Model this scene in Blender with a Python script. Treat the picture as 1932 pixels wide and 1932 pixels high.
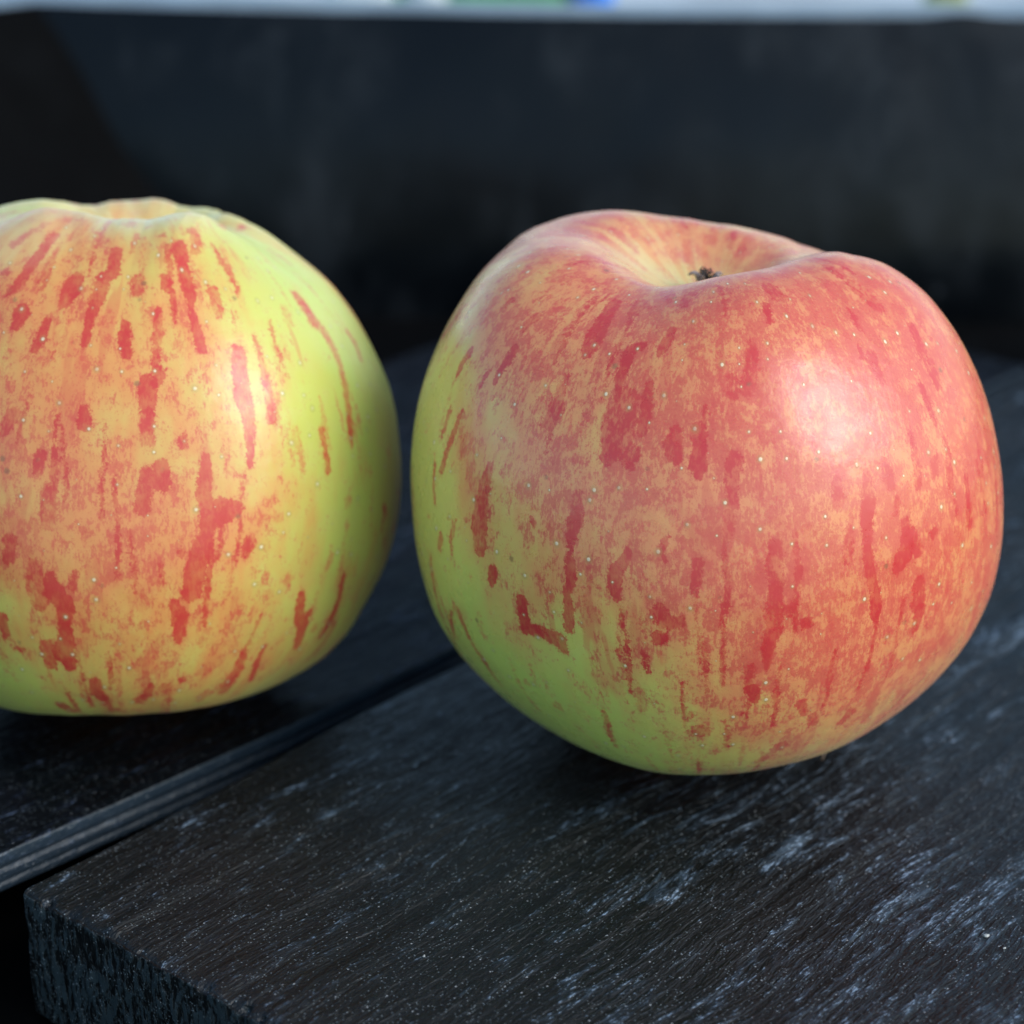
import bpy, math, random
import numpy as np

for o in list(bpy.data.objects): bpy.data.objects.remove(o)
SC = bpy.context.scene
COL = SC.collection
rad = math.radians

# ---------------------------------------------------------------- camera
cam = bpy.data.cameras.new('camera'); cam_o = bpy.data.objects.new('camera', cam); COL.objects.link(cam_o)
cam_o.location = (0, 0, .178); cam_o.rotation_euler = (rad(90 - 23.2516), 0, 0)
cam.sensor_width = 36; cam.lens = 36 * 4692 / 1932
cam.clip_start = .01; cam.clip_end = 200
cam.dof.use_dof = True; cam.dof.focus_distance = .322; cam.dof.aperture_fstop = 14.5; cam.dof.aperture_blades = 7
SC.camera = cam_o

# ---------------------------------------------------------------- daylight: bright veiled sky, one wide soft sun
SUN_DIR = (.735, -.34, .57)
EL = math.asin(SUN_DIR[2] / math.sqrt(sum(c * c for c in SUN_DIR)))
AZ = math.atan2(SUN_DIR[0], SUN_DIR[1])
world = bpy.data.worlds.new('World'); SC.world = world; world.use_nodes = True
wn = world.node_tree.nodes; wl = world.node_tree.links
sky = wn.new('ShaderNodeTexSky'); sky.sky_type = 'NISHITA'; sky.sun_disc = False
sky.sun_elevation = EL; sky.sun_rotation = AZ; sky.air_density = 1.0; sky.dust_density = .8; sky.ozone_density = .35
veil = wn.new('ShaderNodeMix'); veil.data_type = 'RGBA'; veil.blend_type = 'MULTIPLY'; veil.inputs[0].default_value = 1
veil.inputs[7].default_value = (.92, 1.0, .965, 1)      # thin high cloud takes the violet out of the blue
wl.new(sky.outputs[0], veil.inputs[6]); wl.new(veil.outputs[2], wn['Background'].inputs[0]); wn['Background'].inputs[1].default_value = .15
sun = bpy.data.lights.new('sun', 'SUN'); sun.energy = 1.15; sun.angle = rad(33); sun.color = (1, .99, .985)
sun_o = bpy.data.objects.new('sun', sun); COL.objects.link(sun_o)
sun_o.rotation_euler = (math.pi / 2 - EL, 0, math.pi - AZ); sun_o.location = (.6, -.3, .6)
vs = SC.view_settings
SC.display_settings.display_device = 'sRGB'
vs.view_transform = 'Standard'; vs.look = 'None'; vs.exposure = 0.88; vs.gamma = 1; vs.use_curve_mapping = False
SC.cycles.max_bounces = 8

# ---------------------------------------------------------------- helpers
def tag(o, label=None, cat=None, group=None, kind=None):
    if label: o['label'] = label
    if cat: o['category'] = cat
    if group: o['group'] = group
    if kind: o['kind'] = kind
    return o
def empty(name, loc=(0, 0, 0), rz=0):
    o = bpy.data.objects.new(name, None); COL.objects.link(o); o.location = loc; o.rotation_euler = (0, 0, rz)
    o.empty_display_size = .01
    return o
def link_mesh(name, me, mat, parent=None, loc=(0, 0, 0), rz=0):
    o = bpy.data.objects.new(name, me); COL.objects.link(o); me.materials.append(mat)
    o.location = loc; o.rotation_euler = (0, 0, rz)
    if parent: o.parent = parent
    return o
def np_mesh(name, V, F, attrs=None, smooth=True):
    """V (n,3) float, F (m,4) int (a row may repeat its last corner for a triangle)"""
    me = bpy.data.meshes.new(name)
    V = np.asarray(V, np.float32); F = np.asarray(F, np.int32)
    me.vertices.add(len(V)); me.vertices.foreach_set('co', V.ravel())
    tri = F[:, 2] == F[:, 3]
    n = np.where(tri, 3, 4); st = np.r_[0, np.cumsum(n)[:-1]]
    keep = np.ones(F.shape, bool); keep[tri, 3] = False
    me.loops.add(int(n.sum())); me.loops.foreach_set('vertex_index', F[keep].astype(np.int32))
    me.polygons.add(len(F)); me.polygons.foreach_set('loop_start', st.astype(np.int32))
    me.polygons.foreach_set('use_smooth', np.full(len(F), smooth))
    for k, a in (attrs or {}).items():
        a = np.asarray(a, np.float32)
        t = me.attributes.new(k, 'FLOAT' if a.ndim == 1 else 'FLOAT_VECTOR', 'POINT')
        t.data.foreach_set('value' if a.ndim == 1 else 'vector', a.ravel())
    me.update(calc_edges=True); me.validate()
    return me
def grid_faces(nu, nv, off=0, wrap=False, flip=False):
    """faces of an (nu rows, nv columns) grid"""
    i, j = np.meshgrid(np.arange(nu - 1), np.arange(nv if wrap else nv - 1), indexing='ij')
    j2 = (j + 1) % nv
    f = np.stack([i * nv + j, i * nv + j2, (i + 1) * nv + j2, (i + 1) * nv + j], -1).reshape(-1, 4) + off
    return f[:, ::-1] if flip else f
def _h(ix, iy, iz, s):
    n = (ix * 374761393 + iy * 668265263 + iz * 2147483647 + s * 974634553) & 0xffffffff
    n = ((n ^ (n >> 13)) * 1274126177) & 0xffffffff
    return ((n ^ (n >> 16)) & 0xffff) / 65535.0
def vnoise(P, seed=0):
    """value noise, -1..1, P (...,3)"""
    P = np.asarray(P, float); i = np.floor(P).astype(np.int64); f = P - i; f = f * f * (3 - 2 * f)
    r = 0
    for a in (0, 1):
        for b in (0, 1):
            for c in (0, 1):
                w = (f[..., 0] if a else 1 - f[..., 0]) * (f[..., 1] if b else 1 - f[..., 1]) * (f[..., 2] if c else 1 - f[..., 2])
                r = r + w * _h(i[..., 0] + a, i[..., 1] + b, i[..., 2] + c, seed)
    return r * 2 - 1
def fnoise(P, seed=0, oct=3):
    r = 0; a = 1
    for k in range(oct): r = r + a * vnoise(np.asarray(P) * 2 ** k, seed + k); a *= .5
    return r

class NT:
    """short hand for building a material's nodes"""
    def __init__(s, name):
        s.m = bpy.data.materials.new(name); s.m.use_nodes = True
        s.t = s.m.node_tree; s.b = s.t.nodes['Principled BSDF']; s.out = s.t.nodes['Material Output']
    def put(s, sock, v):
        if hasattr(v, 'is_output') or isinstance(v, bpy.types.NodeSocket): s.t.links.new(v, sock)
        elif isinstance(v, (tuple, list)) and sock.type == 'RGBA' and len(v) == 3: sock.default_value = (*v, 1)
        else: sock.default_value = v
    def node(s, typ, ins=None, out=0, **kw):
        n = s.t.nodes.new(typ)
        for k, v in kw.items(): setattr(n, k, v)
        for k, v in (ins or {}).items(): s.put(n.inputs[k], v)
        return n.outputs[out]
    def attr(s, name, vec=False): return s.node('ShaderNodeAttribute', attribute_name=name, out=1 if vec else 2)
    def obj(s): return s.node('ShaderNodeTexCoord', out=3)
    def vscale(s, v, sc): return s.node('ShaderNodeVectorMath', {0: v, 1: sc}, operation='MULTIPLY')
    def vadd(s, v, w): return s.node('ShaderNodeVectorMath', {0: v, 1: w}, operation='ADD')
    def noise(s, v, scale, detail=2, rough=.5, col=False, dist=0):
        return s.node('ShaderNodeTexNoise', {'Vector': v, 'Scale': scale, 'Detail': detail, 'Roughness': rough, 'Distortion': dist}, out=1 if col else 0)
    def voro(s, v, scale, rnd=1, out=0, dim='3D', feature='F1'):
        return s.node('ShaderNodeTexVoronoi', {'Vector': v, 'Scale': scale, 'Randomness': rnd}, out=out, voronoi_dimensions=dim, feature=feature)
    def math(s, op, a, b=0, c=0, clamp=False): return s.node('ShaderNodeMath', {0: a, 1: b, 2: c}, operation=op, use_clamp=clamp)
    def ramp(s, v, lo, hi, o0=0, o1=1, smooth=True):
        return s.node('ShaderNodeMapRange', {0: v, 1: lo, 2: hi, 3: o0, 4: o1}, interpolation_type='SMOOTHSTEP' if smooth else 'LINEAR', clamp=True) if not smooth else \
               s.node('ShaderNodeMapRange', {0: v, 1: lo, 2: hi, 3: o0, 4: o1}, interpolation_type='SMOOTHSTEP')
    def mix(s, f, a, b, mode='MIX'):
        n = s.t.nodes.new('ShaderNodeMix'); n.data_type = 'RGBA'; n.blend_type = mode
        s.put(n.inputs[0], f); s.put(n.inputs[6], a); s.put(n.inputs[7], b)
        return n.outputs[2]
    def bump(s, h, strength, dist, normal=None):
        ins = {'Strength': strength, 'Distance': dist, 'Height': h}
        if normal is not None: ins['Normal'] = normal
        return s.node('ShaderNodeBump', ins)
    def set(s, **kw):
        for k, v in kw.items(): s.put(s.b.inputs[k.replace('_', ' ')], v)
        return s.m

# ---------------------------------------------------------------- materials
def apple_skin(name, yellow, green, orange, red, deep, seed, SP0, r0=.25, rosy=(.66, .155, .09)):
    n = NT(name)
    P = n.vadd(n.obj(), (seed, seed * .7, 0)); W = n.vadd(n.attr('skin_flow', True), (seed, 0, seed * .3)); UV = n.attr('skin_sheet', True)
    blush = n.attr('blush'); grn = n.attr('green'); pale = n.attr('pale')
    deep_m = n.attr('mark_deep'); mid_m = n.attr('mark_mid'); faint_m = n.attr('mark_faint')
    big = n.noise(P, 130, 3, .55); flow = n.noise(W, 210, 3, .6); mid = n.noise(P, 420, 3, .6); fine = n.noise(n.vadd(n.vscale(P, (.6, .6, .6)), n.vscale(W, (.4, .4, .4))), 2300, 3, .7); edge = n.noise(P, 1500, 4, .68); pin = n.noise(P, 3600, 1, .5)
    # ground colour, yellow to green
    g = n.math('ADD', grn, n.math('MULTIPLY', n.math('SUBTRACT', big, .5), .55), clamp=True)
    c = n.mix(g, yellow, green)
    c = n.mix(n.ramp(mid, .42, .72, 0, .14), c, (.62, .58, .22))
    # translucent orange wash
    w = n.math('ADD', blush, n.math('ADD', n.math('MULTIPLY', n.math('SUBTRACT', flow, .5), 1.0), n.math('MULTIPLY', n.math('SUBTRACT', big, .5), .7)))
    c = n.mix(n.ramp(w, .10, .80, 0, .9), c, orange)
    # rosy cheek where the blush is full
    c = n.mix(n.ramp(n.math('ADD', blush, n.math('MULTIPLY', n.math('SUBTRACT', big, .5), .5)), .58, 1.0, 0, .24), c, rosy)
    # mottled red, patches made of specks
    sp = n.math('ADD', n.math('MULTIPLY', w, .55), n.math('ADD', n.math('MULTIPLY', n.math('SUBTRACT', fine, .5), 1.5), n.math('MULTIPLY', n.math('SUBTRACT', mid, .5), 1.3)))
    c = n.mix(n.ramp(sp, SP0, SP0 + .32, 0, .66), c, red)
    sp2 = n.math('ADD', n.math('MULTIPLY', blush, .22), n.math('ADD', pin, n.math('MULTIPLY', n.math('SUBTRACT', mid, .5), .5)))
    c = n.mix(n.ramp(sp2, .72, .86, 0, .5), c, red)
    # stray streaks that follow the flow of the skin
    st = n.noise(n.vscale(W, (1, 1, .45)), 330, 2, .5)
    c = n.mix(n.math('MULTIPLY', n.ramp(n.math('ADD', st, n.math('MULTIPLY', n.math('SUBTRACT', blush, .6), .25)), .60, .66), .36), c, red)
    # the broken dark stripes
    tiny = n.noise(P, 4200, 2, .6)
    rag = n.math('ADD', n.math('ADD', n.math('MULTIPLY', n.math('SUBTRACT', edge, .5), 2.0), n.math('MULTIPLY', n.math('SUBTRACT', tiny, .5), .9)), n.math('MULTIPLY', n.math('SUBTRACT', n.noise(n.vscale(W, (1, 1, .7)), 620, 3, .6), .5), 1.2))
    grain = n.ramp(n.math('ADD', fine, n.math('MULTIPLY', n.math('SUBTRACT', mid, .5), .8)), .30, .66)
    fade = n.ramp(n.math('ADD', n.noise(P, 240, 3, .6), n.math('MULTIPLY', n.math('SUBTRACT', flow, .5), .5)), .36, .62)
    fm = n.ramp(n.math('ADD', faint_m, n.math('MULTIPLY', rag, 1.3)), -.34, .20)
    c = n.mix(n.math('MULTIPLY', fm, n.math('MULTIPLY_ADD', grain, .46, .16)), c, red)
    mm = n.ramp(n.math('ADD', mid_m, rag), -.36, -.06)
    c = n.mix(n.math('MULTIPLY', mm, n.math('MULTIPLY_ADD', fade, .30, n.math('MULTIPLY_ADD', grain, .36, .30))), c, deep)
    dm = n.ramp(n.math('ADD', deep_m, n.math('MULTIPLY', rag, .8)), -.34, -.08)
    c = n.mix(n.math('MULTIPLY', dm, n.math('MULTIPLY_ADD', fade, .22, n.math('MULTIPLY_ADD', grain, .20, .56))), c, deep)
    # a soft red flush bleeds out round each stripe
    hm = n.ramp(n.math('ADD', n.math('MAXIMUM', deep_m, mid_m), n.math('MULTIPLY', rag, 1.6)), -1.3, .3)
    c = n.mix(n.math('MULTIPLY', hm, n.math('MULTIPLY', grain, .26)), c, red)
    # tiny brown flecks and rubbed spots
    fl = n.voro(P, 230, 1); fr = n.node('ShaderNodeSeparateColor', {0: n.voro(P, 230, 1, out=1)})
    c = n.mix(n.math('MULTIPLY', n.ramp(n.math('ADD', fl, n.math('MULTIPLY', n.math('SUBTRACT', tiny, .5), .12)), .05, .13, .6, 0), n.ramp(fr, .72, .78)), c, (.22, .10, .045))
    # pale skin down in the eye basin
    c = n.mix(n.math('MULTIPLY', pale, n.ramp(flow, .25, .75, .9, .25)), c, n.mix(grn, (.82, .62, .46), (.62, .66, .28)))
    # lenticels: raised pale dots ringed with a green-brown halo
    d = n.voro(UV, 235, 1, dim='2D'); rndc = n.voro(UV, 235, 1, out=1, dim='2D')
    rs = n.node('ShaderNodeSeparateColor', {0: rndc}); 
    size = n.math('MULTIPLY_ADD', n.math('POWER', n.ramp(rs, .22, 1, 0, 1), .8), .072, .0015)
    halo = n.ramp(n.math('DIVIDE', d, size), 1.0, 2.4, .38, 0)
    dot = n.ramp(n.math('DIVIDE', d, size), .45, 1.0, 1, 0)
    c = n.mix(halo, c, n.mix(g, (.42, .22, .07), (.36, .40, .10)))
    c = n.mix(n.math('MULTIPLY', dot, n.ramp(n.noise(P, 500, 1), .35, .6, .35, .8)), c, (.80, .70, .46))
    hgt = n.math('ADD', n.math('MULTIPLY', dot, .6), n.math('ADD', n.math('MULTIPLY', n.noise(P, 900, 3, .6), .5), n.math('MULTIPLY', n.noise(P, 160, 2, .5), 2.2)))
    nb = n.bump(hgt, .22, .00035)
    rough = n.ramp(n.noise(P, 300, 3, .6), .3, .7, r0, r0 + .10)
    return n.set(Base_Color=c, Roughness=rough, Normal=nb, IOR=1.45, Specular_IOR_Level=.72, Subsurface_Weight=.06, Subsurface_Radius=(.9, .35, .12), Subsurface_Scale=.0015,
                 Sheen_Weight=.05, Sheen_Roughness=.45, Sheen_Tint=(.95, .93, 1.0))

def stained_wood(name, seed, brown=.5, dust=1.0, wear_sheen=1.0, blue=1.0, gloss=0.0, relief=.7, spec=.30):
    n = NT(name)
    O0 = n.obj(); O = n.vadd(O0, (seed, seed * 1.3, seed * .4))
    warp = n.node('ShaderNodeVectorMath', {0: n.noise(O, 22, 2, .5, col=True), 1: (.5, .5, .5)}, operation='SUBTRACT')
    G = n.vadd(O, n.vscale(warp, (.0, .008, .008)))
    gs = n.vscale(G, (.13, 1, .42))
    g1 = n.noise(gs, 420, 4, .62); g2 = n.noise(n.vscale(G, (.2, 1, .45)), 1200, 3, .65); g3 = n.noise(n.vscale(G, (.35, 1, .5)), 2600, 2, .65)
    ring = n.noise(n.vscale(G, (.06, 1, .5)), 110, 3, .55); blot = n.noise(O, 38, 4, .6); mott = n.noise(O, 170, 4, .65); patch = n.noise(n.vscale(O, (.45, 1, 1)), 55, 3, .55)
    c = n.mix(n.ramp(blot, .38, .68), (.0034, .0046, .0055), (.0062 * (1 + .12 * brown), .0066, .0068 * blue))
    s_ = lambda v, k: n.math('MULTIPLY', n.math('SUBTRACT', v, .5), k)
    # worn ridges show grey through the stain in patches, blue sky sheen painted in
    worn_sheen = n.math('ADD', .5, n.math('ADD', n.math('ADD', s_(g1, .8), s_(g2, 1.15)), n.math('ADD', s_(mott, .55), n.math('ADD', s_(patch, .65), s_(ring, .5)))))
    c = n.mix(n.ramp(worn_sheen, .52, .95, 0, .85 * wear_sheen), c, (.036, .052, .062 * blue))
    coarse = n.noise(n.vscale(G, (.16, 1, .5)), 330, 4, .68)
    cz = n.math('ADD', coarse, n.math('ADD', s_(patch, .75), n.math('ADD', s_(g2, .35), s_(mott, .3))))
    c = n.mix(n.ramp(cz, .64, .88, 0, .55 * wear_sheen), c, (.085, .125, .15 * blue))
    worn_sheen2 = n.math('ADD', worn_sheen, s_(g3, 1.3))
    c = n.mix(n.ramp(worn_sheen2, .78, 1.02, 0, .95 * wear_sheen), c, (.19, .25, .29 * blue))
    # sawn ends: blue grey, with dark open pores
    nx = n.node('ShaderNodeSeparateXYZ', {0: n.node('ShaderNodeTexCoord', out=1)}); end = n.ramp(n.math('ABSOLUTE', nx), .55, .85)
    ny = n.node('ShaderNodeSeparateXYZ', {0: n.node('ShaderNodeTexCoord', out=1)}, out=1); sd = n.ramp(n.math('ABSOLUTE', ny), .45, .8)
    c = n.mix(n.math('MULTIPLY', sd, .7), c, (.022, .036, .052))  # sky reflection put into the colour: long sides tinted blue
    pore = n.noise(n.vscale(O, (1, 1, .32)), 1150, 3, .65); pz = n.ramp(n.math('ADD', pore, s_(patch, .5)), .44, .56)
    c = n.mix(end, c, n.mix(pz, (.003, .0038, .0043), (.026, .038, .044)))
    # dust specks
    d1 = n.voro(O, 950, 1); r1 = n.node('ShaderNodeSeparateColor', {0: n.voro(O, 950, 1, out=1)})
    s1 = n.math('MULTIPLY', n.ramp(d1, .07, .17, 1, 0), n.ramp(n.math('ADD', r1, s_(mott, 1.1)), .72, .84))
    d2 = n.voro(O, 2300, 1); r2 = n.node('ShaderNodeSeparateColor', {0: n.voro(O, 2300, 1, out=1)})
    s2 = n.math('MULTIPLY', n.ramp(d2, .14, .30, 1, 0), n.ramp(n.math('ADD', r2, s_(mott, 1.2)), .52, .64))
    c = n.mix(n.math('MULTIPLY', s1, .8 * dust), c, (.34, .35, .36))
    c = n.mix(n.math('MULTIPLY', s2, .55 * dust), c, (.24, .28, .30))
    h = n.math('ADD', n.math('MULTIPLY_ADD', coarse, 1.6, g1), n.math('ADD', n.math('MULTIPLY', g2, .9), n.math('ADD', n.math('MULTIPLY', g3, .35), n.math('ADD', n.math('MULTIPLY', mott, .9), n.math('MULTIPLY', ring, 1.5)))))
    h = n.math('ADD', n.math('MULTIPLY', h, n.math('SUBTRACT', 1, end)), n.math('MULTIPLY', pz, n.math('MULTIPLY', end, .8)))
    nb = n.bump(h, relief, .0008)
    rough = n.math('MAXIMUM', n.ramp(n.math('ADD', g2, s_(patch, .4)), .3, .75, .60 - gloss, .33 - gloss * .6), n.math('MULTIPLY', sd, .42))
    return n.set(Base_Color=c, Roughness=rough, Normal=nb, Specular_IOR_Level=n.ramp(sd, 0, 1, spec, .30))

def black_tray(name, base, scuff, rough, spec=.5):
    n = NT(name); O = n.obj()
    a = n.noise(n.vadd(O, (.3, .1, 0)), 26, 5, .62); b = n.noise(O, 120, 4, .65); s = n.noise(n.vscale(O, (1, 1, .35)), 60, 4, .6, dist=1.5)
    k = n.ramp(n.math('ADD', n.math('MULTIPLY', a, .6), n.math('MULTIPLY', s, .4)), .46, .72)
    c = n.mix(n.math('MULTIPLY', k, scuff), base, (.075, .085, .095))
    d = n.voro(O, 75, 1); r = n.node('ShaderNodeSeparateColor', {0: n.voro(O, 75, 1, out=1)})
    c = n.mix(n.math('MULTIPLY', n.math('MULTIPLY', n.ramp(d, .06, .16, 1, 0), n.ramp(r, .70, .74)), scuff), c, (.10, .11, .12))
    nb = n.bump(b, .25, .0006)
    return n.set(Base_Color=c, Roughness=n.ramp(a, .3, .7, rough - .06, rough + .08), Normal=nb, Specular_IOR_Level=spec)

def plain(name, col, rough=.6, var=.15, scale=90, spec=.5):
    n = NT(name); O = n.obj(); a = n.noise(O, scale, 4, .6)
    c = n.mix(n.ramp(a, .3, .7), tuple(x * (1 - var) for x in col), tuple(min(1, x * (1 + var)) for x in col))
    return n.set(Base_Color=c, Roughness=rough, Specular_IOR_Level=spec, Normal=n.bump(a, .2, .0005))

YEL = (.70, .42, .125); GRN = (.50, .53, .105); ORA = (.66, .245, .095); RED = (.56, .085, .055); DEEP = (.50, .040, .038)
SKIN_R = apple_skin('red_flushed_apple_skin', (.68, .39, .115), (.53, .65, .125), (.70, .235, .095), (.58, .072, .055), (.54, .026, .030), .31, .255)
SKIN_L = apple_skin('yellow_striped_apple_skin', (.68, .41, .105), (.54, .62, .115), (.72, .25, .075), (.62, .085, .050), (.57, .028, .026), .83, .30, .30)
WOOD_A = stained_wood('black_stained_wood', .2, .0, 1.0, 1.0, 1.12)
WOOD_B = stained_wood('black_stained_wood_shaded', .9, .0, .7, .40, 1.35, .24, .35, .04)  # pale grain and specular cut: the back wall's shade put into this plank
TRAY = black_tray('scuffed_black_tray', (.0012, .0021, .0031), .22, .34, .23)
TRAY_SIDE = black_tray('matt_black_tray_shade', (.0015, .0015, .0017), .03, .85, .06)  # shade of the side wall put into a duller black than the back
RIM = plain('sky_sheen_rim', (.20, .245, .28), .40, .12, 70)  # bright sky reflected on the rim is put into this pale base colour

# ---------------------------------------------------------------- ground under and beyond the tray
def build_ground():
    n = 60
    gx, gy = np.meshgrid(np.sign(np.linspace(-1, 1, n)) * np.abs(np.linspace(-1, 1, n)) ** 3 * 60, np.sign(np.linspace(-1, 1, n)) * np.abs(np.linspace(-1, 1, n)) ** 3 * 60)
    V = np.stack([gx, gy, np.full_like(gx, -.027)], -1).reshape(-1, 3)
    o = link_mesh('ground', np_mesh('ground', V, grid_faces(n, n)), plain('grey_paving', (.46, .475, .49), .75, .2, 14))
    tag(o, 'grey paved ground reaching away beyond the black tray', kind='structure')
build_ground()

# ---------------------------------------------------------------- the black tray with its flared walls
RIM_Z = .0510
PATH = np.array([(-.116, .6138), (-.088, .609), (-.046, .604), (.0375, .5985), (.128, .598), (.24, .600), (.40, .606)])
def wall_y(x): return np.interp(x, PATH[:, 0], PATH[:, 1])
FL, FR, FLOOR_Z = .26, .022, -.0205
def wall_section(m=46):
    """(outward offset, height) down the inner face: leaning out at the lip, upright below"""
    z = np.linspace(RIM_Z, FLOOR_Z, m); s = np.clip((z - FLOOR_Z) / (RIM_Z - FLOOR_Z), 0, 1)
    off = -.0185 + .0185 * (.10 * s + .90 * s ** 2.3)
    return off, z
def build_tray():
    root = empty('black_tray', (0, .6, FLOOR_Z - .004))
    tag(root, 'scuffed black tray with a rim coloured pale grey for its sky reflection standing behind the two apples', 'tray')
    L = Vsub = np.array((0, .6, FLOOR_Z - .004))
    # back wall
    x = np.linspace(-.135, .40, 260); off, z = wall_section()
    yb = np.interp(x, np.r_[-.14, PATH[:, 0]], np.r_[.619, PATH[:, 1]])
    k = np.ones(9) / 9; yb = np.convolve(np.r_[np.full(4, yb[0]), yb, np.full(4, yb[-1])], k, 'valid')
    X, _ = np.meshgrid(x, z); Y = yb[None, :] + off[:, None]; Z = np.repeat(z[:, None], len(x), 1)
    Y = Y + .0007 * fnoise(np.stack([X, Z, Z * 0], -1) * 22, 3)
    # the little dent in the lip at the right
    lip = np.exp(-((X - .1085) / .006) ** 2) * np.exp(-((Z - RIM_Z) / .004) ** 2); Z = Z + .0010 * lip
    inner = np.stack([X, Y, Z], -1)
    # rim: rolled lip then a flat flange and a down-turned outer edge
    rows = [inner]
    sec = [(.0006, .0005), (.002, .0009), (.006, .0011), (.011, .0011), (.016, .0010), (.0185, .0006), (.0195, -.0006), (.0195, -.010)]
    wid = np.interp(x, [-.14, -.05, .03, .13, .4], [1.3, .7, .5, .75, .85])
    V = inner.reshape(-1, 3)
    link_mesh('back_wall', np_mesh('back_wall', V - L, grid_faces(len(z), len(x), flip=True)), TRAY, root)
    R = []
    R.append(inner[0] + 0)
    for a, b in sec:
        r = inner[0].copy(); r[:, 1] += a * wid; r[:, 2] = np.maximum(r[:, 2], RIM_Z) * (a < .004) + RIM_Z * (a >= .004) + b
        r[:, 2] += .00025 * fnoise(np.stack([x * 60, x * 0 + a * 50, x * 0], -1), 9)
        R.append(r)
    V = np.stack(R, 0); link_mesh('rim', np_mesh('rim', V.reshape(-1, 3) - L, grid_faces(len(R), len(x))), RIM, root)
    # left side wall: meets the back wall along a slanting, bowed corner
    zz = np.linspace(RIM_Z, FLOOR_Z, 46)
    xj = np.interp(zz, [FLOOR_Z, -.003, .006, .019, .0345, .0455, .051], [-.064, -.079, -.0855, -.0955, -.1045, -.1125, -.1175])
    run = np.linspace(0, 1, 60)
    dirx = np.interp(run, [0, .12, .5, 1], [0, -.020, -.060, -.085]); diry = np.interp(run, [0, .12, .5, 1], [.0006, -.013, -.14, -.42])
    o_, z_ = wall_section(46)
    xs = xj[:, None] + dirx[None, :]; ys = (np.interp(xj, x, yb) + np.interp(zz, z_[::-1], o_[::-1]))[:, None] + diry[None, :]
    V = np.stack([xs, ys, np.repeat(zz[:, None], 60, 1)], -1)
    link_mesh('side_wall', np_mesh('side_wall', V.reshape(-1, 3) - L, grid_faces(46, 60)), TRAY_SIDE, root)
    R = [V[0]]
    for a, b in sec:
        r = V[0].copy(); r[:, 0] -= a * .9; r[:, 1] += a * .25; r[:, 2] = RIM_Z + b - .0004; R.append(r)
    S_ = np.stack(R, 0); o = link_mesh('rim', np_mesh('rim_side', S_.reshape(-1, 3) - L, grid_faces(len(R), 60, flip=True)), RIM, root)
    # floor
    V = np.array([(-.26, .12, FLOOR_Z), (.44, .12, FLOOR_Z), (.44, .60, FLOOR_Z), (-.26, .60, FLOOR_Z), (-.26, .12, FLOOR_Z - .003), (.44, .12, FLOOR_Z - .003), (.44, .60, FLOOR_Z - .003), (-.26, .60, FLOOR_Z - .003)])
    F = [(0, 1, 2, 3), (7, 6, 5, 4), (0, 4, 5, 1), (1, 5, 6, 2), (2, 6, 7, 3), (3, 7, 4, 0)]
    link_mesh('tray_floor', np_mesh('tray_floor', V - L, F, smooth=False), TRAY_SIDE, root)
build_tray()

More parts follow.
